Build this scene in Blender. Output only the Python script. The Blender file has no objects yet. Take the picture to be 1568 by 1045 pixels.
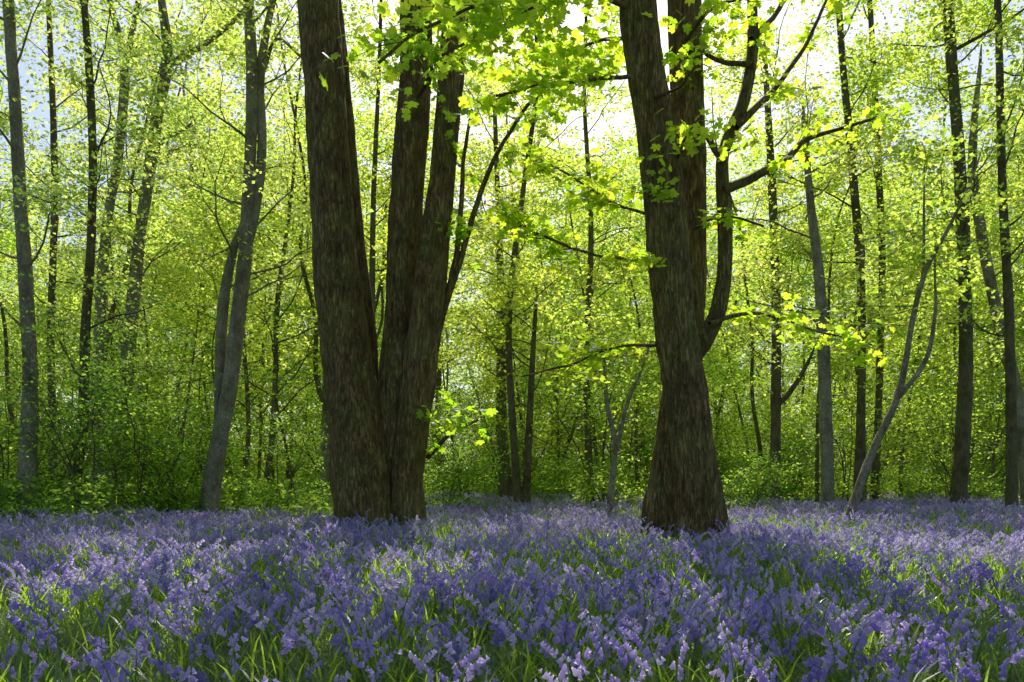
import bpy, math, random
import numpy as np
from mathutils import Vector, noise

scene = bpy.context.scene
rng = np.random.default_rng(7)
random.seed(7)

# ------------------------------------------------------------------ helpers
EYE = 0.9
def S(u, v, d):
    """survey reading (bearing / elevation units, 1220 per unit tangent) + distance -> metres"""
    return np.array([(u - 784) / 1220.0 * d, d, EYE + (742 - v) / 1220.0 * d])

def nrm(a):
    return a / (np.linalg.norm(a, axis=-1, keepdims=True) + 1e-9)

class MB:
    def __init__(s):
        s.v = []; s.f = []; s.t = []; s.n = 0
    def add(s, v, f, mat=0, t=None):
        v = np.asarray(v, float); f = np.asarray(f, int)
        s.v.append(v); s.f.append((f + s.n, mat))
        s.t.append(np.full(len(v), 0.5) if t is None else np.broadcast_to(t, (len(v),)))
        s.n += len(v)
    def build(s, name, mats, link=True, smooth=True):
        me = bpy.data.meshes.new(name)
        V = np.concatenate(s.v)
        loops = np.concatenate([f.ravel() for f, m in s.f])
        tot = np.concatenate([np.full(len(f), f.shape[1]) for f, m in s.f])
        mi = np.concatenate([np.full(len(f), m) for f, m in s.f])
        st = np.concatenate([[0], np.cumsum(tot)[:-1]])
        me.vertices.add(len(V)); me.vertices.foreach_set("co", V.ravel().astype(np.float32))
        me.loops.add(len(loops)); me.loops.foreach_set("vertex_index", loops.astype(np.int32))
        me.polygons.add(len(tot)); me.polygons.foreach_set("loop_start", st.astype(np.int32))
        try: me.polygons.foreach_set("loop_total", tot.astype(np.int32))
        except Exception: pass
        me.update(calc_edges=True)
        me.polygons.foreach_set("material_index", mi.astype(np.int32))
        me.polygons.foreach_set("use_smooth", np.full(len(tot), smooth))
        a = me.attributes.new("tint", 'FLOAT', 'POINT')
        a.data.foreach_set("value", np.concatenate(s.t).astype(np.float32))
        for m in mats: me.materials.append(m)
        me.update()
        ob = bpy.data.objects.new(name, me)
        if link: scene.collection.objects.link(ob)
        return ob

def smooth_path(P, n):
    P = np.asarray(P, float)
    if len(P) < 3:
        t = np.linspace(0, 1, n)[:, None]; return P[0] * (1 - t) + P[-1] * t
    seg = np.r_[0, np.cumsum(np.linalg.norm(np.diff(P[:, :3], axis=0), axis=1) + 1e-6)]
    Q = np.vstack([2 * P[0] - P[1], P, 2 * P[-1] - P[-2]])
    s = np.linspace(0, seg[-1], n); out = []
    for x in s:
        i = min(max(np.searchsorted(seg, x) - 1, 0), len(P) - 2)
        t = (x - seg[i]) / (seg[i + 1] - seg[i])
        p0, p1, p2, p3 = Q[i], Q[i + 1], Q[i + 2], Q[i + 3]
        out.append(0.5 * (2 * p1 + (p2 - p0) * t + (2 * p0 - 5 * p1 + 4 * p2 - p3) * t * t + (3 * p1 - p0 - 3 * p2 + p3) * t ** 3))
    return np.array(out)

def tube(mb, P, R, sides=5, mat=0, t=0.5, rough=0.0, flare=0.0, seed=0.0):
    P = np.asarray(P, float); R = np.asarray(R, float); n = len(P)
    T = nrm(np.gradient(P, axis=0))
    m = nrm(T.mean(0)); ref = np.array([0, 1.0, 0]) if abs(m[1]) < 0.8 else np.array([1.0, 0, 0])
    U = nrm(np.cross(T, ref)); W = np.cross(T, U)
    a = np.linspace(0, 2 * math.pi, sides, endpoint=False)
    ca, sa = np.cos(a), np.sin(a)
    RR = np.repeat(R[:, None], sides, 1)
    if rough > 0 or flare > 0:
        for i in range(n):
            z = P[i, 2]
            for j in range(sides):
                q = 1.0
                if rough > 0:
                    c, s_ = ca[j], sa[j]
                    q += rough * (1.1 * noise.noise(Vector((c * 1.3 + seed, s_ * 1.3, z * 0.55)))
                                  + 0.75 * noise.noise(Vector((c * 4 + seed, s_ * 4, z * 1.6)))
                                  + 0.55 * noise.noise(Vector((c * 11 + seed, s_ * 11, z * 3.5))))
                if flare > 0:
                    q += flare * math.exp(-max(z, 0) / 0.38) * (0.75 + 0.5 * math.cos(5 * a[j] + seed) + 0.25 * math.cos(3 * a[j] + 2 * seed))
                RR[i, j] *= q
    V = P[:, None, :] + RR[..., None] * (ca[None, :, None] * U[:, None, :] + sa[None, :, None] * W[:, None, :])
    i = np.arange(n - 1)[:, None] * sides; j = np.arange(sides)[None, :]; k = (j + 1) % sides
    F = np.stack([i + j, i + k, i + sides + k, i + sides + j], -1).reshape(-1, 4)
    mb.add(V.reshape(-1, 3), F, mat, t)

# leaf templates -------------------------------------------------------
QUAD = (np.array([[0, 0, 0], [.36, .45, .07], [0, 1, -.06], [-.36, .45, .07]]), np.array([[0, 1, 2, 3]]))
def sycamore():
    pol = [(-62, .25), (-20, .42), (0, .66), (14, .62), (25, .54), (36, .76), (48, .92), (59, .80), (68, .64), (78, .86), (90, 1.02)]
    pts = [(r * math.cos(math.radians(a)), r * math.sin(math.radians(a))) for a, r in pol]
    pts = pts + [(-x, y) for x, y in pts[-2::-1]]
    v = [(0, .12, 0.03)] + [(x * .98, y, -.16 * (x * x + (y - .1) ** 2) + .05 * math.sin(9 * x)) for x, y in pts]
    n = len(pts)
    f = [(0, i + 1, i + 2) for i in range(n - 1)]
    return np.array(v), np.array(f)
SYC = sycamore()

def leaves(mb, P, size, mat, flat=0.9, tmpl=QUAD, droop=0.0, tlo=0.0, thi=1.0):
    P = np.asarray(P, float); n = len(P)
    if n == 0: return
    N = rng.normal(0, 1, (n, 3)); N[:, 2] = np.abs(N[:, 2]) + flat; N = nrm(N)
    D = rng.normal(0, 1, (n, 3)); D[:, 2] -= droop; D = D - N * (D * N).sum(1, keepdims=True); D = nrm(D)
    X = np.cross(D, N)
    sz = (size * rng.uniform(.6, 1.3, n))[:, None, None]
    tv, tf = tmpl
    V = P[:, None, :] + sz * (tv[None, :, 0:1] * X[:, None] + tv[None, :, 1:2] * D[:, None] + tv[None, :, 2:3] * N[:, None])
    F = (tf[None] + (np.arange(n) * len(tv))[:, None, None]).reshape(-1, tf.shape[1])
    mb.add(V.reshape(-1, 3), F, mat, np.repeat(rng.uniform(tlo, thi, n), len(tv)))

def branch(mb, p, d, L, r, depth, tips, up=0.10, wob=0.16, kids=4, sides=5):
    n = int(min(8, max(3, L / 0.35))); pts = [np.array(p, float)]; ds = []
    d = nrm(np.array(d, float))
    for i in range(n):
        d = nrm(d + rng.normal(0, wob, 3) + np.array([0, 0, up])); ds.append(d)
        pts.append(pts[-1] + d * L / n)
    tube(mb, pts, np.linspace(r, r * .35, n + 1), sides if depth else 3)
    if depth == 0:
        tips.extend(pts[1:]); return
    tips.extend(pts[-2:])
    for k in range(kids):
        t = rng.uniform(.25, 1.0); i = int(t * (n - 1))
        sd = rng.normal(0, 1, 3); sd[2] *= .5
        branch(mb, pts[i + 1], nrm(ds[i] * .7 + nrm(sd) * .9), L * rng.uniform(.4, .65), r * (1 - .6 * t) * .55, depth - 1, tips, up * .5, wob, kids, 4)

def spread(tips, m, sig, fz=.7, keep=1.0):
    T = np.array(tips)
    if keep < 1: T = T[rng.uniform(0, 1, len(T)) < keep]
    return np.repeat(T, m, 0) + rng.normal(0, 1, (len(T) * m, 3)) * np.array([sig, sig, sig * fz])

# ------------------------------------------------------------------ materials
def new_mat(name):
    m = bpy.data.materials.new(name); m.use_nodes = True
    nt = m.node_tree; nt.nodes.clear()
    return m, nt, nt.nodes.new('ShaderNodeOutputMaterial')
def ramp(nt, fac, stops):
    r = nt.nodes.new('ShaderNodeValToRGB'); e = r.color_ramp.elements
    while len(e) < len(stops): e.new(.5)
    for i, (p, c) in enumerate(stops): e[i].position = p; e[i].color = (*c, 1)
    nt.links.new(fac, r.inputs[0]); return r.outputs[0]

def leaf_mat(name, dif, trn, mix=0.6, gloss=0.05, rough=.45):
    m, nt, out = new_mat(name); L = nt.links; N = nt.nodes
    at = N.new('ShaderNodeAttribute'); at.attribute_name = 'tint'
    oi = N.new('ShaderNodeObjectInfo')
    ad = N.new('ShaderNodeMath'); ad.operation = 'MULTIPLY_ADD'
    L.new(oi.outputs['Random'], ad.inputs[0]); ad.inputs[1].default_value = .4
    mu = N.new('ShaderNodeMath'); mu.operation = 'MULTIPLY'; mu.inputs[1].default_value = .6
    L.new(at.outputs['Fac'], mu.inputs[0]); L.new(mu.outputs[0], ad.inputs[2])
    d = N.new('ShaderNodeBsdfDiffuse'); t = N.new('ShaderNodeBsdfTranslucent'); g = N.new('ShaderNodeBsdfGlossy')
    L.new(ramp(nt, ad.outputs[0], [(0, dif[0]), (1, dif[1])]), d.inputs[0])
    L.new(ramp(nt, ad.outputs[0], [(0, trn[0]), (1, trn[1])]), t.inputs[0])
    g.inputs['Roughness'].default_value = rough; g.inputs[0].default_value = (1, 1, 1, 1)
    m1 = N.new('ShaderNodeMixShader'); m1.inputs[0].default_value = mix
    L.new(d.outputs[0], m1.inputs[1]); L.new(t.outputs[0], m1.inputs[2])
    m2 = N.new('ShaderNodeMixShader'); m2.inputs[0].default_value = gloss
    L.new(m1.outputs[0], m2.inputs[1]); L.new(g.outputs[0], m2.inputs[2])
    L.new(m2.outputs[0], out.inputs[0]); return m

M_LEAF = leaf_mat('beech_leaf', [(.05, .10, .012), (.12, .17, .02)], [(.38, .68, .04), (1.0, .97, .17)], .85, .035)
M_LEAFD = leaf_mat('birch_leaf', [(.06, .11, .02), (.12, .16, .03)], [(.42, .70, .08), (1.0, .97, .25)], .83, .04)
M_SYC = leaf_mat('sycamore_leaf', [(.05, .11, .012), (.10, .16, .02)], [(.32, .66, .02), (.92, .98, .06)], .84, .04)
M_SHRUB = leaf_mat('shrub_leaf', [(.04, .09, .012), (.09, .15, .02)], [(.20, .50, .04), (.80, .94, .10)], .78, .035)
M_BLADE = leaf_mat('bluebell_blade', [(.04, .09, .012), (.08, .15, .02)], [(.22, .45, .03), (.68, .88, .07)], .6, .05, .4)
M_BELL = leaf_mat('bluebell_petal', [(.28, .21, .56), (.64, .54, .86)], [(.48, .36, .86), (.98, .88, 1.0)], .66, .02)

def bark(name, c1, c2, c3, sc=7.0, bump=.9, crack=(.6, .57, .52), vs=.12, moss=.75):
    m, nt, out = new_mat(name); L = nt.links; N = nt.nodes
    tc = N.new('ShaderNodeTexCoord'); mp = N.new('ShaderNodeMapping'); mp.inputs['Scale'].default_value = (1, 1, vs)
    L.new(tc.outputs['Object'], mp.inputs[0])
    n1 = N.new('ShaderNodeTexNoise'); n1.inputs['Scale'].default_value = sc * 3; n1.inputs['Detail'].default_value = 12; n1.inputs['Roughness'].default_value = .78
    L.new(mp.outputs[0], n1.inputs[0])
    vo = N.new('ShaderNodeTexVoronoi'); vo.feature = 'DISTANCE_TO_EDGE'; vo.inputs['Scale'].default_value = sc * 3.4
    mixv = N.new('ShaderNodeMix'); mixv.data_type = 'VECTOR'; mixv.inputs[0].default_value = .2
    L.new(mp.outputs[0], mixv.inputs[4]); L.new(n1.outputs['Color'], mixv.inputs[5]); L.new(mixv.outputs[1], vo.inputs[0])
    n2 = N.new('ShaderNodeTexNoise'); n2.inputs['Scale'].default_value = 1.5; n2.inputs['Detail'].default_value = 10; n2.inputs['Roughness'].default_value = .7
    L.new(tc.outputs['Object'], n2.inputs[0])
    n3 = N.new('ShaderNodeTexNoise'); n3.inputs['Scale'].default_value = 3.1; n3.inputs['Detail'].default_value = 12; n3.inputs['Roughness'].default_value = .75
    mp3 = N.new('ShaderNodeMapping'); mp3.inputs['Location'].default_value = (5, 3, 1); mp3.inputs['Scale'].default_value = (1, 1, .6)
    L.new(tc.outputs['Object'], mp3.inputs[0]); L.new(mp3.outputs[0], n3.inputs[0])
    col = ramp(nt, n1.outputs[0], [(.36, c1), (.62, c2)])
    mx = N.new('ShaderNodeMix'); mx.data_type = 'RGBA'
    L.new(ramp(nt, n2.outputs[0], [(.42, (0, 0, 0)), (.60, (moss, moss, moss))]), mx.inputs[0])
    L.new(col, mx.inputs[6]); mx.inputs[7].default_value = (*c3, 1)
    crk = ramp(nt, vo.outputs[0], [(0, crack), (.12, (1, 1, 1))])
    mc = N.new('ShaderNodeMix'); mc.data_type = 'RGBA'; mc.blend_type = 'MULTIPLY'; mc.inputs[0].default_value = 1
    L.new(mx.outputs[2], mc.inputs[6]); L.new(crk, mc.inputs[7])
    md = N.new('ShaderNodeMix'); md.data_type = 'RGBA'; md.blend_type = 'MULTIPLY'; md.inputs[0].default_value = 1
    L.new(mc.outputs[2], md.inputs[6]); L.new(ramp(nt, n3.outputs[0], [(.38, (.5, .46, .42)), (.56, (1, 1, 1))]), md.inputs[7])
    p = N.new('ShaderNodeBsdfPrincipled'); p.inputs['Roughness'].default_value = .85
    p.inputs['Specular IOR Level'].default_value = .25
    L.new(md.outputs[2], p.inputs['Base Color'])
    h = N.new('ShaderNodeMath'); h.operation = 'MULTIPLY_ADD'
    cl = N.new('ShaderNodeMath'); cl.operation = 'MINIMUM'; L.new(vo.outputs[0], cl.inputs[0]); cl.inputs[1].default_value = .12
    L.new(cl.outputs[0], h.inputs[0]); h.inputs[1].default_value = 3; L.new(n1.outputs[0], h.inputs[2])
    b = N.new('ShaderNodeBump'); b.inputs['Strength'].default_value = bump; b.inputs['Distance'].default_value = .05
    L.new(h.outputs[0], b.inputs['Height']); L.new(b.outputs[0], p.inputs['Normal'])
    L.new(p.outputs[0], out.inputs[0]); return m
M_BARK = bark('sycamore_bark', (.12, .072, .025), (.56, .38, .15), (.34, .35, .09), 7, 1.0, (.55, .52, .47), .16, .6)
M_BARK2 = bark('pole_bark', (.14, .11, .06), (.44, .35, .20), (.28, .30, .11), 12)
M_BIRCH = bark('birch_bark', (.34, .29, .19), (.80, .73, .54), (.42, .42, .22), 9, .8, (.4, .37, .33), .5)

def ground_mat():
    m, nt, out = new_mat('woodland_floor'); L = nt.links; N = nt.nodes
    tc = N.new('ShaderNodeTexCoord')
    n = N.new('ShaderNodeTexNoise'); n.inputs['Scale'].default_value = 3; n.inputs['Detail'].default_value = 9; n.inputs['Roughness'].default_value = .7
    L.new(tc.outputs['Object'], n.inputs[0])
    p = N.new('ShaderNodeBsdfPrincipled'); p.inputs['Roughness'].default_value = .95
    L.new(ramp(nt, n.outputs[0], [(.3, (.03, .04, .012)), (.5, (.06, .10, .02)), (.7, (.10, .16, .03))]), p.inputs['Base Color'])
    b = N.new('ShaderNodeBump'); b.inputs['Strength'].default_value = .6; L.new(n.outputs[0], b.inputs['Height']); L.new(b.outputs[0], p.inputs['Normal'])
    L.new(p.outputs[0], out.inputs[0]); return m

# ------------------------------------------------------------------ ground
def gz(x, y):
    return 0.05 * np.sin(x * .35 + 1) * np.sin(y * .27) + 0.03 * np.sin(x * .9 + y * .6) + .010 * np.clip(y - 12, 0, 60)
g = np.r_[np.linspace(-300, -45, 12)[:-1], np.linspace(-45, 45, 91), np.linspace(45, 300, 12)[1:]]
gy = np.r_[np.linspace(-60, -5, 6)[:-1], np.linspace(-5, 80, 86), np.linspace(80, 500, 12)[1:]]
X, Y = np.meshgrid(g, gy); nx, ny = len(g), len(gy)
Z = gz(X, Y)
i = np.arange(ny - 1)[:, None] * nx; j = np.arange(nx - 1)[None]
mb = MB(); mb.add(np.stack([X, Y, Z], -1).reshape(-1, 3), np.stack([i + j, i + j + 1, i + nx + j + 1, i + nx + j], -1).reshape(-1, 4))
mb.build('ground', [ground_mat()])

# ------------------------------------------------------------------ scatter
def collection(name, obs):
    c = bpy.data.collections.new(name)
    for o in obs: c.objects.link(o)
    return c
def scatter(name, P, rot, scl, idx, coll):
    me = bpy.data.meshes.new(name); P = np.asarray(P, float)
    me.vertices.add(len(P)); me.vertices.foreach_set('co', P.ravel().astype(np.float32))
    a = me.attributes.new('rot', 'FLOAT_VECTOR', 'POINT'); a.data.foreach_set('vector', np.asarray(rot, np.float32).ravel())
    a = me.attributes.new('scl', 'FLOAT', 'POINT'); a.data.foreach_set('value', np.asarray(scl, np.float32))
    a = me.attributes.new('idx', 'INT', 'POINT'); a.data.foreach_set('value', np.asarray(idx, np.int32))
    ob = bpy.data.objects.new(name, me); scene.collection.objects.link(ob)
    ng = bpy.data.node_groups.new(name, 'GeometryNodeTree')
    ng.interface.new_socket('Geometry', in_out='INPUT', socket_type='NodeSocketGeometry')
    ng.interface.new_socket('Geometry', in_out='OUTPUT', socket_type='NodeSocketGeometry')
    N = ng.nodes; L = ng.links
    gi = N.new('NodeGroupInput'); go = N.new('NodeGroupOutput')
    ci = N.new('GeometryNodeCollectionInfo'); ci.inputs['Collection'].default_value = coll
    ci.inputs['Separate Children'].default_value = True; ci.inputs['Reset Children'].default_value = True
    ip = N.new('GeometryNodeInstanceOnPoints'); ip.inputs['Pick Instance'].default_value = True
    L.new(gi.outputs[0], ip.inputs['Points']); L.new(ci.outputs[0], ip.inputs['Instance'])
    for an, ty, so in (('rot', 'FLOAT_VECTOR', 'Rotation'), ('scl', 'FLOAT', 'Scale'), ('idx', 'INT', 'Instance Index')):
        na = N.new('GeometryNodeInputNamedAttribute'); na.data_type = ty; na.inputs['Name'].default_value = an
        o = [o for o in na.outputs if o.name == 'Attribute' and o.enabled][0]
        L.new(o, ip.inputs[so])
    L.new(ip.outputs[0], go.inputs[0])
    md = ob.modifiers.new('scatter', 'NODES'); md.node_group = ng
    return ob

# ------------------------------------------------------------------ bluebells
def bell_tmpl():
    V = []; F = []
    a = np.linspace(0, 2 * math.pi, 5, endpoint=False)
    for z, r in ((0, .0025), (.010, .0062)):
        V += [(r * math.cos(t), r * math.sin(t), -z) for t in a]
    V += [((.013 if q % 2 == 0 else .007) * math.cos(t), (.013 if q % 2 == 0 else .007) * math.sin(t), -.022 if q % 2 else -.019) for q, t in enumerate(a)]
    for k in range(2):
        for q in range(5):
            F.append((k * 5 + q, k * 5 + (q + 1) % 5, k * 5 + 5 + (q + 1) % 5, k * 5 + 5 + q))
    return np.array(V), np.array(F)
BV, BF = bell_tmpl()
def blade(mb, p, az, L, w, lean, mat, t):
    n = 5; s = np.linspace(0, 1, n)
    h = np.array([math.cos(az), math.sin(az), 0]); side = np.array([-h[1], h[0], 0])
    c = p + np.outer(L * (s * lean + .35 * s ** 2.5), h) + np.outer(L * (s * (1 - .25 * lean) - .42 * lean * s ** 3), [0, 0, 1.0])
    ww = w * np.array([.6, 1, 1, .7, .05])
    V = np.vstack([c - side * ww[:, None], c + side * ww[:, None]])
    mb.add(V, [(k, k + 1, n + k + 1, n + k) for k in range(n - 1)], mat, t)
def bluebell_patch(seed, nfl):
    mb = MB()
    for _ in range(nfl):
        rr = .5 * math.sqrt(rng.uniform(0, 1)) ; th = rng.uniform(0, 6.283)
        base = np.array([rr * math.cos(th), rr * math.sin(th), 0.])
        h = rng.uniform(.20, .36) + (rng.uniform(.02, .13) if rng.uniform() < .3 else 0)
        az = rng.uniform(0, 6.283); hd = np.array([math.cos(az), math.sin(az), 0])
        s = np.linspace(0, 1, 8)
        c = base + np.outer(h * (.12 * s + .26 * s ** 4), hd) + np.outer(h * (s - .10 * s ** 6), [0, 0, 1.])
        tube(mb, c, np.linspace(.0035, .0016, 8), 3, 0, rng.uniform(.2, .8))
        nb = rng.integers(7, 14); tt = rng.uniform(0, 1)
        for b in range(nb):
            q = 1 - .42 * b / nb; k = q * 7; i0 = min(int(k), 6)
            p = c[i0] * (1 - k + i0) + c[i0 + 1] * (k - i0)
            a2 = az + rng.normal(0, 1.1); o = np.array([math.cos(a2), math.sin(a2), 0])
            ax = nrm(-o * rng.uniform(.2, .9) + np.array([0, 0, 1.])); 
            u = nrm(np.cross(ax, [0.3, 1, 0.1])); w = np.cross(ax, u); sc = rng.uniform(.92, 1.28) * (1 - .3 * (b == 0))
            V = p + o * .012 + sc * (BV[:, :1] * u + BV[:, 1:2] * w + BV[:, 2:] * ax)
            mb.add(V, BF, 1, np.clip(tt + rng.normal(0, .2), 0, 1))
    for b in range(nfl * 6 + 40):
        rr = .55 * math.sqrt(rng.uniform(0, 1)); th = rng.uniform(0, 6.283)
        blade(mb, np.array([rr * math.cos(th), rr * math.sin(th), 0.]), rng.uniform(0, 6.283), rng.uniform(.12, .32), rng.uniform(.003, .0065), rng.uniform(.05, .8), 0, rng.uniform(0, 1))
    return mb.build('bluebell_patch', [M_BLADE, M_BELL], link=False, smooth=True)
bb = collection('bluebell_patches', [bluebell_patch(i, n) for i, n in enumerate([19, 23, 15, 21, 5, 11])])
pts = []; idx = []
y = 1.1
while y < 46:
    st = .58 if y < 14 else (.70 if y < 25 else .9)
    w = .70 * y + 2
    for x in np.arange(-w, w, st):
        px, py = x + rng.uniform(-.25, .25), y + rng.uniform(-.25, .25)
        lim = 18 + 3 * noise.noise(Vector((px * .3, 0, 0))) if px < -1 - .15 * py else 44
        if py > lim: continue
        q = noise.noise(Vector((px * .55, py * .55, 3)))
        if q < -.5: continue
        pts.append((px, py, gz(px, py)))
        # collection order: plain name, .001 ... : sparse patches are the last two
        idx.append(rng.integers(4, 6) if q < -.14 + .2 * rng.uniform() else rng.integers(0, 4))
    y += st
n = len(pts)
scatter('bluebell_carpet', pts, np.c_[np.zeros(n), np.zeros(n), rng.uniform(0, 6.28, n)], rng.uniform(.82, 1.15, n), idx, bb)

# herbs ---------------------------------------------------------------
def herb(seed):
    mb = MB(); P = []
    for _ in range(26):
        b = rng.normal(0, .35, 3) * [1, 1, 0]; h = rng.uniform(.12, .5)
        top = b + np.array([rng.normal(0, .08), rng.normal(0, .08), h])
        tube(mb, [b, (b + top) / 2, top], [.004, .003, .002], 3, 0, .5)
        for k in range(9):
            P.append(b + (top - b) * rng.uniform(.3, 1.05) + rng.normal(0, .05, 3))
    leaves(mb, P, .085, 0, .9)
    for _ in range(50):
        blade(mb, rng.normal(0, .4, 3) * [1, 1, 0], rng.uniform(0, 6.28), rng.uniform(.2, .45), .006, rng.uniform(.1, .7), 0, rng.uniform(0, 1))
    return mb.build('herb_clump', [M_SHRUB], link=False)
hb = collection('herb_clumps', [herb(i) for i in range(4)])
pts = []
for _ in range(3300):
    py = rng.uniform(16, 56); w = .72 * py + 3; px = rng.uniform(-w, w)
    if px > -1 - .15 * py and py < 36: continue
    if noise.noise(Vector((px * .25, py * .25, 9))) < -.15: continue
    pts.append((px, py, gz(px, py)))
n = len(pts)
scatter('woodland_herbs', pts, np.c_[np.zeros(n), np.zeros(n), rng.uniform(0, 6.28, n)], rng.uniform(.6, 2.0, n), rng.integers(0, 4, n), hb)

# ------------------------------------------------------------------ background trees & shrubs
def bg_tree(seed, H, r, low, nb=30, lsz=.17, m=5, sig=.28, wide=1.0, up=.06, kids=4, keep=1.0, fz=.35, wig=.13, lean=.05):
    mb = MB(); lean = rng.normal(0, lean, 2)
    k = np.linspace(0, 1, 9)
    P = np.c_[np.cumsum(rng.normal(0, wig, 9)) + lean[0] * H * k, np.cumsum(rng.normal(0, wig, 9)) + lean[1] * H * k, k * H]
    P[:, :2] -= P[0, :2]; P[0, 2] = -.2
    C = smooth_path(P, 30); tube(mb, C, np.linspace(r, r * .2, 30), 9)
    tips = []
    for b in range(nb):
        t = low + (1 - low) * (b + rng.uniform(0, 1)) / nb; i = int(t * 29); a = rng.uniform(0, 6.283)
        L = wide * (1.3 + 2.6 * (1 - abs(t - .5)) * rng.uniform(.5, 1.1)) * H / 17
        branch(mb, C[i], [math.cos(a), math.sin(a), rng.uniform(.1, .7)], L, r * (1.1 - t) * .35, 2, tips, up, .18, kids, 4)
    P = spread(tips, m, sig, fz, keep)
    leaves(mb, P, lsz, 1, .9)
    return mb.build('woodland_tree', [M_BARK2, M_LEAF], link=False)
def far(seed, H, r, low): return bg_tree(seed, H, r, low, 30, .21, 15, .34, 1.05, .06, 3, .5, .28)
bt = collection('woodland_trees', [far(0, 24, .16, .2), far(1, 21, .12, .15), far(2, 27, .2, .22), far(3, 18, .10, .12), far(4, 24, .13, .18)])
sp = collection('saplings', [bg_tree(5, 11, .07, .12, 26, .145, 14, .26, 1.2, -.01, 3, .5, .2), bg_tree(6, 14, .09, .12, 32, .145, 14, .27, 1.05, 0, 3, .5, .2), bg_tree(7, 8, .05, .1, 24, .13, 14, .22, 1.3, -.02, 3, .5, .2), bg_tree(8, 17, .10, .18, 34, .145, 14, .28, 1.0, 0, 3, .5, .2)])
po = collection('poles', [bg_tree(9 + q, H, r, .5, 13, .15, 10, .26, .9, .05, 3, .45, .28, .24, .09) for q, (H, r) in enumerate([(16, .085), (14, .06), (18, .12), (15, .07), (12, .045), (13, .05)])])

def shrub(seed, H):
    mb = MB(); tips = []
    for s_ in range(rng.integers(5, 8)):
        a = rng.uniform(0, 6.283)
        branch(mb, rng.normal(0, .2, 3) * [1, 1, 0] - [0, 0, .1], [math.cos(a) * .45, math.sin(a) * .45, 1], H * rng.uniform(.6, 1.0), .025, 2, tips, .06, .16, 4, 5)
    for s_ in range(16):
        a = rng.uniform(0, 6.283)
        branch(mb, rng.normal(0, .55, 3) * [1, 1, 0] - [0, 0, .05], [math.cos(a) * .9, math.sin(a) * .9, 1], H * rng.uniform(.15, .38), .010, 1, tips, .0, .2, 4, 4)
    P = spread(tips, 11, .2, .35, .65)
    leaves(mb, P, .10, 1, .9)
    return mb.build('hazel_shrub', [M_BARK2, M_SHRUB], link=False)
sh = collection('shrubs', [shrub(0, 4.2), shrub(1, 3.2), shrub(2, 5.5), shrub(3, 2.4)])

def place(N, y0, y1, mind, wmul=.72, wadd=3):
    out = []; tries = 0
    while len(out) < N and tries < N * 30:
        tries += 1
        py = math.sqrt(rng.uniform(y0 ** 2, y1 ** 2)); px = rng.uniform(-1, 1) * (wmul * py + wadd)
        if all((px - a) ** 2 + (py - b) ** 2 > mind ** 2 for a, b in out): out.append((px, py))
    return out
def put(name, N, y0, y1, mind, s0, s1, coll, **k):
    pp = place(N, y0, y1, mind, **k); n = len(pp)
    scatter(name, [(a, b, gz(a, b)) for a, b in pp], np.c_[rng.normal(0, .05, n), rng.normal(0, .05, n), rng.uniform(0, 6.28, n)], rng.uniform(s0, s1, n), rng.integers(0, len(coll.objects), n), coll)
put('background_woodland', 62, 44, 74, 4.0, .85, 1.2, bt)
put('young_sycamore_thicket', 44, 27, 45, 3.0, .75, 1.15, sp)
put('slender_pole_trees', 56, 24, 50, 1.6, .8, 1.15, po)
put('undergrowth_shrubs', 95, 25, 58, 2.0, .5, 1.3, sh)
put('distant_tree_belt', 45, 78, 100, 5, .9, 1.2, bt)
put('distant_shrub_belt', 90, 58, 92, 3, 1.3, 2.2, sh)

# ------------------------------------------------------------------ surveyed trees
def stem(mb, d, pts, sides=14, rough=.08, flare=0, rings=60, ext=None, mat=0, ground=True, seed=0.):
    """pts top->bottom (u, v, r[, dd])"""
    rows = []
    for p in pts:
        dd = d + (p[3] if len(p) > 3 else 0)
        rows.append(np.r_[S(p[0], p[1], dd), p[2] * dd / 1220])
    rows = rows[::-1]
    if ground:
        b = rows[0].copy(); b[2] = -.15; rows.insert(0, b)
    if ext:
        a, b = rows[-1], rows[-2]; dr = nrm(a[:3] - b[:3]); dr[2] = abs(dr[2]); dr = nrm(dr * [.7, .7, 1])
        e = a.copy(); e[:3] = a[:3] + dr * ext; e[3] = a[3] * .3; rows.append(e)
    C = smooth_path(rows, rings); R = np.maximum(C[:, 3], .003)
    tube(mb, C[:, :3], R, sides, mat, .5, rough, flare, seed)
    return C

def crown(mb, C, zlo, nb, Lr, tips, up=.08, depth=2, kids=4, updir=(.1, .8), rmax=.07):
    idx = [i for i in range(len(C)) if C[i, 2] > zlo]
    for b in range(nb):
        i = idx[int((b + rng.uniform(0, 1)) / nb * (len(idx) - 1))]; a = rng.uniform(0, 6.283)
        branch(mb, C[i, :3], [math.cos(a), math.sin(a), rng.uniform(*updir)], rng.uniform(*Lr), min(rmax, max(.008, C[i, 3] * .28)), depth, tips, up, .17, kids, 5)

def bough(mb, d, pts, tips, tw=5, tl=(.35, .8), sides=6, r_end=.004):
    rows = np.array([np.r_[S(p[0], p[1], d + (p[3] if len(p) > 3 else 0)), p[2] * d / 1220] for p in pts])
    Lh = np.linalg.norm(np.diff(rows[:, :3], axis=0), axis=1).sum()
    C = smooth_path(rows, max(8, int(Lh * 6)))
    C[:, :3] += np.cumsum(rng.normal(0, .008, (len(C), 3)), axis=0)
    tube(mb, C[:, :3], np.maximum(C[:, 3], r_end), sides)
    for k in range(int(Lh * tw)):
        i = int(rng.uniform(.15, 1) * (len(C) - 1)); t = nrm(C[min(i + 1, len(C) - 1), :3] - C[max(i - 1, 0), :3])
        sd = rng.normal(0, 1, 3); sd[2] *= .35
        branch(mb, C[i, :3], nrm(t * .7 + nrm(sd)), rng.uniform(*tl), .006, 0, tips, -.02, .12)
    return C

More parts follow.
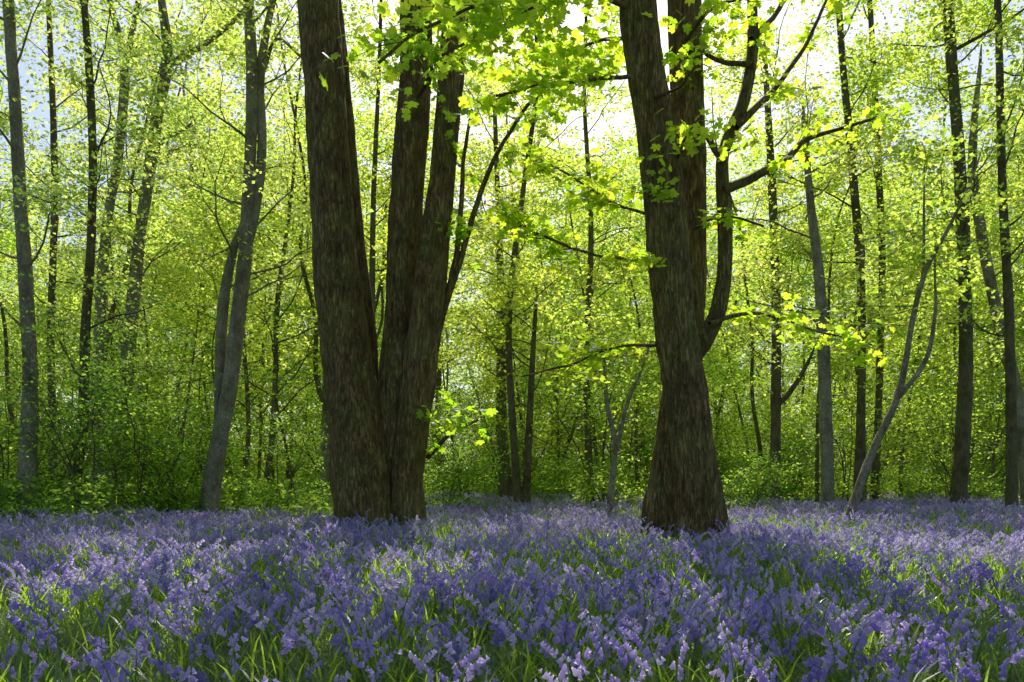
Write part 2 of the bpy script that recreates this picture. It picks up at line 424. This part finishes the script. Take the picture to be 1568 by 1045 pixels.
# --- big left tree
mb = MB(); d = 15.0
A = stem(mb, d, [(470, -230, 27), (487, 0, 30), (501, 200, 31), (515, 400, 33), (531, 550, 37), (545, 650, 42), (556, 730, 46), (562, 775, 47)], 72, .10, .18, 230, 4, seed=1.)
A2 = stem(mb, d + .35, [(490, -200, 9), (511, 0, 12), (525, 150, 13), (534, 250, 13), (549, 400, 13), (562, 500, 13), (568, 580, 12), (566, 660, 12)], 22, .12, 0, 120, 3, ground=False, seed=3.)
B = stem(mb, d + .25, [(640, -230, 20), (638, 0, 23), (638, 100, 24), (631, 200, 25), (620, 350, 25), (614, 450, 24), (606, 560, 23), (600, 640, 27), (602, 775, 38)], 60, .12, .16, 220, 3, seed=5.)
Cc = stem(mb, d - .1, [(730, -230, 16), (700, 0, 19), (690, 130, 19), (680, 250, 19), (667, 350, 22), (658, 450, 25), (645, 550, 26), (632, 650, 25), (625, 720, 25), (624, 775, 27)], 60, .12, .15, 220, 3, seed=9.)
tips = []; near = []
for q, nb in ((A, 6), (B, 4), (Cc, 6)):
    crown(mb, q, 10, nb, (1.8, 4.2), tips)
bough(mb, d - .1, [(668, 530, 5), (690, 430, 4.5), (705, 330, 4), (712, 240, 3), (722, 170, 2)], near, 1)
bough(mb, d - .1, [(672, 500, 5), (700, 410, 4.5), (735, 290, 4), (770, 215, 3, -.3), (830, 140, 2.5, -.6), (930, 112, 2, -1)], near, 3)
bough(mb, d - .1, [(638, 150, 4, -.2), (660, 110, 3, -1), (640, 80, 2, -1.8), (600, 75, 2, -2.4)], near, 6)
bough(mb, d, [(700, 20, 4, -.2), (690, -10, 3, -1), (720, 40, 2, -2), (690, 90, 2, -2.6)], near, 6)
bough(mb, d, [(655, 700, 4), (690, 660, 3, -.5), (730, 640, 2, -1)], near, 7)
leaves(mb, spread(tips, 15, .27, .28, .27), .15, 1, .9)
leaves(mb, spread(near, 4, .08), .115, 2, .9, SYC, .3)
mb.build('sycamore_tree', [M_BARK, M_LEAF, M_SYC])

# --- big right tree
mb = MB(); d = 10.8; tips = []; near = []
E = stem(mb, d, [(955, -230, 22), (975, 0, 26), (987, 100, 29), (1003, 200, 29), (1015, 300, 31), (1024, 400, 32), (1035, 500, 31), (1050, 600, 33), (1062, 700, 34), (1072, 790, 36)], 72, .13, .2, 230, 4, seed=12.)
Fq = stem(mb, d + .8, [(1040, -230, 22), (1048, 0, 25), (1051, 100, 26), (1055, 200, 25), (1057, 350, 24), (1056, 450, 25), (1047, 550, 27), (1035, 650, 28), (1020, 740, 26), (1014, 780, 28)], 60, .10, .18, 220, 4, seed=15.)
G = stem(mb, d + .3, [(1150, -150, 6), (1152, 0, 7), (1152, 80, 8), (1140, 150, 9), (1122, 195, 9), (1106, 245, 9), (1109, 320, 11), (1110, 400, 11), (1101, 470, 12), (1082, 515, 13), (1062, 545, 13)], 24, .16, 0, 120, 3, ground=False, seed=18.)
for q, nb, z in ((E, 5, 8.4), (Fq, 4, 8.4), (G, 4, 7.6)):
    crown(mb, q, z, nb, (1.6, 3.8), tips)
B0 = (
 [(1109, 290, 8), (1150, 272, 7), (1200, 246, 6), (1230, 215, 4), (1275, 200, 3), (1345, 180, 2)],
 [(1106, 245, 6), (1085, 215, 5), (1070, 190, 3, .2)],
 [(1125, 195, 7), (1160, 160, 5, .2), (1190, 130, 4, .4), (1235, 60, 3, .5), (1270, -20, 2, .6)],
 [(1152, 100, 5), (1110, 95, 4, .2), (1080, 80, 3, .4), (1060, 40, 2, .5)],
 [(1150, 60, 5), (1185, 20, 4, .3), (1220, -40, 3, .4)],
)
for k, b in enumerate(B0): bough(mb, d + .2, b, near, 3.5)
for b, tw in (
 ([(985, 115, 4), (910, 122, 3, -.4), (840, 128, 2, -.9), (760, 150, 2, -1.4)], 9),
 ([(980, 20, 5), (900, -10, 4, -.5), (820, 10, 3, -1.2), (740, 50, 2, -1.8), (680, 80, 2, -2.2)], 9),
 ([(975, -30, 5), (920, -40, 4, .5), (860, 0, 3, 1.0), (790, 40, 2, 1.2)], 10),
 ([(975, -60, 5), (890, -60, 4, -1), (800, -30, 3, -2), (740, 0, 2, -2.6), (640, 40, 2, -3), (570, 95, 2, -3.2)], 7),
 ([(990, 60, 4, .3), (930, 60, 3, .9), (870, 80, 2, 1.5), (800, 95, 2, 2.1)], 9),
 ([(1000, 392, 3), (930, 388, 2, -.4), (860, 368, 2, -.8), (790, 338, 1.5, -1.2)], 10),
 ([(1000, 330, 3, .4), (930, 300, 2, .9), (860, 260, 2, 1.4), (800, 235, 1.5, 1.8)], 8),
 ([(1015, 528, 3), (940, 532, 2, .4), (870, 560, 2, .8), (800, 575, 1.5, 1.0)], 8),
 ([(1085, 495, 4), (1150, 480, 3, .5), (1230, 498, 2, 1), (1330, 525, 1.5, 1.4)], 7),
 ([(990, 300, 3, -.2), (1010, 290, 2, -.6), (1030, 285, 2, -.9)], 6),
 ([(1040, 240, 3, -.2), (1050, 205, 2, -.7), (1070, 190, 2, -1.0)], 6),
 ([(1000, 150, 3, -.2), (1040, 130, 2, -.7), (1060, 100, 2, -1.0)], 3),
 ([(1050, 60, 4, .4), (1090, 10, 3, -.3), (1150, -10, 2, -.8)], 8),
 ([(1060, 350, 3, .6), (1110, 330, 2, .2), (1170, 345, 2, 0)], 5),
): bough(mb, d, b, near, tw)
leaves(mb, spread(tips, 15, .27, .28, .27), .15, 1, .9)
leaves(mb, spread(near, 4, .08), .102, 2, .9, SYC, .3)
mb.build('sycamore_tree', [M_BARK, M_LEAF, M_SYC])

# --- mid-ground trees
MID = [
 ('birch_tree', 17, M_BIRCH, [[(8, -120, 7), (12, 0, 8), (22, 150, 8), (30, 300, 9), (40, 450, 10), (46, 600, 11), (40, 770, 14)]], 4.0, 12),
 ('birch_tree', 19, M_BARK2, [[(118, -100, 4), (128, 0, 5), (141, 200, 6), (140, 350, 6), (131, 500, 7), (126, 650, 8), (108, 775, 10)]], 2.5, 14),
 ('birch_tree', 24, M_BIRCH, [[(160, -60, 4), (168, 0, 5), (190, 100, 6), (182, 230, 7), (166, 330, 7), (155, 450, 8), (150, 600, 9), (150, 760, 10)], [(222, -60, 3), (208, 20, 4), (190, 110, 5)]], 5, 13),
 ('birch_tree', 21, M_BIRCH, [[(235, -100, 5), (247, 0, 6), (256, 90, 8), (240, 180, 8), (226, 280, 9), (213, 370, 9), (203, 470, 10), (190, 600, 11), (175, 765, 13)], [(400, -20, 2.5), (365, 25, 3.5), (310, 70, 4), (258, 100, 5)], [(278, 200, 2), (250, 215, 3), (232, 245, 4)]], 4.5, 13),
 ('birch_tree', 19, M_BIRCH, [[(372, -100, 6), (380, 0, 8), (386, 150, 9), (381, 280, 9), (376, 380, 10), (366, 470, 11), (352, 590, 12), (338, 660, 12), (322, 765, 14)], [(440, -80, 3), (416, 10, 5), (398, 120, 7), (401, 230, 7), (390, 330, 7), (376, 390, 7)], [(372, 340, 4), (358, 380, 6), (343, 460, 8), (337, 560, 8), (336, 650, 8)], [(470, 90, 2), (425, 60, 2), (402, 110, 4)]], 5, 14),
 ('ash_tree', 22, M_BARK2, [[(1450, -120, 6), (1451, 0, 8), (1462, 150, 8), (1472, 300, 9), (1478, 450, 9), (1478, 600, 10), (1468, 765, 12)], [(1560, 20, 2), (1510, 50, 2.5), (1465, 75, 3)]], 5, 13),
 ('birch_tree', 23, M_BIRCH, [[(1500, 110, 3), (1492, 190, 5), (1490, 270, 7), (1502, 350, 8), (1516, 430, 8), (1536, 520, 9), (1556, 600, 9), (1575, 760, 10)]], 4, 10),
 ('ash_tree', 20, M_BARK2, [[(1525, -100, 4), (1528, 0, 5), (1536, 300, 6), (1546, 500, 7), (1550, 765, 8)]], 4.5, 12),
 ('ash_tree', 24, M_BARK2, [[(1280, -80, 4), (1290, 90, 5), (1305, 250, 6), (1318, 420, 6), (1320, 560, 6), (1315, 760, 8)]], 5, 14),
 ('ash_tree', 26, M_BARK2, [[(1325, -100, 3), (1335, 50, 4), (1345, 250, 5), (1351, 400, 5), (1346, 600, 5), (1340, 755, 6)]], 4, 14),
 ('birch_tree', 22, M_BIRCH, [[(1232, 200, 4), (1242, 320, 6), (1255, 430, 8), (1262, 560, 9), (1268, 765, 10)]], 4.5, 14),
 ('ash_tree', 25, M_BARK2, [[(1172, 100, 4), (1183, 300, 6), (1189, 500, 7), (1186, 760, 8)], [(1235, 560, 3), (1210, 600, 4), (1190, 620, 5)]], 4, 14),
 ('hazel_tree', 15, M_BIRCH, [[(1490, 270, 1.5), (1455, 345, 2.5), (1420, 410, 3.5), (1400, 480, 4), (1386, 560, 4.5), (1372, 615, 5), (1335, 695, 6), (1302, 790, 7)], [(1432, 420, 1.5), (1432, 480, 2.5), (1418, 550, 3.5), (1378, 608, 4)], [(1415, 310, 1.5), (1413, 420, 2.5), (1398, 490, 3)]], 4.2, 3),
 ('ash_tree', 28, M_BARK2, [[(758, 180, 3), (765, 380, 5), (768, 520, 7), (768, 650, 8), (775, 750, 10)]], 4, 16),
 ('hazel_tree', 24, M_BARK2, [[(820, 470, 3), (813, 600, 5), (806, 755, 6)]], 3, 9),
 ('hazel_tree', 21, M_BIRCH, [[(925, 540, 2), (930, 620, 3.5), (942, 680, 4), (935, 760, 5)], [(985, 560, 2), (960, 620, 3), (944, 690, 4)]], 3.2, 5),
 ('ash_tree', 30, M_BIRCH, [[(495, 250, 3), (498, 450, 6), (500, 600, 7), (499, 750, 8)]], 5, 12),
 ('ash_tree', 27, M_BARK2, [[(900, -40, 2), (895, 150, 3), (905, 350, 4), (898, 550, 5), (903, 755, 6)]], 4, 18),
 ('ash_tree', 24, M_BARK2, [[(812, -80, 2), (822, 120, 3), (800, 300, 4), (779, 500, 5), (792, 755, 6)]], 4.5, 16),
 ('ash_tree', 26, M_BARK2, [[(585, -60, 2), (580, 120, 3), (572, 300, 4), (570, 500, 5), (572, 755, 6)]], 7, 18),
 ('birch_tree', 25, M_BARK2, [[(70, -80, 3), (78, 100, 4), (84, 300, 5), (78, 500, 5), (82, 755, 6)]], 5, 13),
]
for nm, d, bm, stems, zlo, nb in MID:
    mb = MB(); tips = []
    for k, st in enumerate(stems):
        C = stem(mb, d + .1 * k, st, 14, .12, .3 if k == 0 else 0, 80, .8, 0, k == 0, seed=d + k * 3.)
        if C[-1, 2] > zlo + 1:
            crown(mb, C, zlo, nb if k == 0 else 4, (1.2, 3.2) if nb > 7 else (.5, 1.4), tips, rmax=.03)
    leaves(mb, spread(tips, 15 if nb > 5 else 6, .28, .28, .38), .13 if 'birch' not in nm else .11, 1, .8)
    mb.build(nm, [bm, M_LEAFD if nm == 'birch_tree' else M_LEAF])

# --- bushes
for (u, dd, k, s) in [(120, 16.5, 0, .9), (205, 18.5, 2, .85), (70, 19, 2, .85), (290, 21, 0, .85), (-40, 17, 1, 1.1), (250, 19.5, 1, .8), (440, 22, 0, .8), (10, 18, 0, .9), (690, 22, 3, .9), (1140, 22, 3, .8)]:
    src = list(sh.objects)[k]
    o = bpy.data.objects.new('hazel_shrub', src.data); scene.collection.objects.link(o)
    p = S(u, 742, dd); o.location = (p[0], p[1], 0); o.scale = (s,) * 3; o.rotation_euler = (0, 0, rng.uniform(0, 6.28))

# ------------------------------------------------------------------ light
EL, AZ = math.radians(47), math.radians(3)
w = bpy.data.worlds.new('World'); scene.world = w; w.use_nodes = True
nt = w.node_tree; bg = nt.nodes['Background']; sky = nt.nodes.new('ShaderNodeTexSky')
sky.sky_type = 'NISHITA'; sky.sun_disc = False; sky.sun_elevation = EL; sky.sun_rotation = AZ; sky.dust_density = 1.8
nt.links.new(sky.outputs[0], bg.inputs[0]); bg.inputs[1].default_value = .15
sl = bpy.data.lights.new('sun', 'SUN'); sl.energy = 5; sl.angle = math.radians(.5); sl.color = (1, .96, .88)
so = bpy.data.objects.new('sun', sl); scene.collection.objects.link(so)
sd = Vector((math.sin(AZ) * math.cos(EL), math.cos(AZ) * math.cos(EL), math.sin(EL)))
so.rotation_euler = sd.to_track_quat('Z', 'Y').to_euler()
scene.view_settings.view_transform = 'Standard'; scene.view_settings.look = 'None'; scene.view_settings.exposure = 0

cam = bpy.data.cameras.new('camera'); cam.lens = 28; cam.sensor_width = 36; cam.shift_y = .14
cam.clip_end = 2000; cam.clip_start = .05
co = bpy.data.objects.new('camera', cam); scene.collection.objects.link(co)
co.location = (0, 0, EYE); co.rotation_euler = (math.radians(90), 0, 0); scene.camera = co
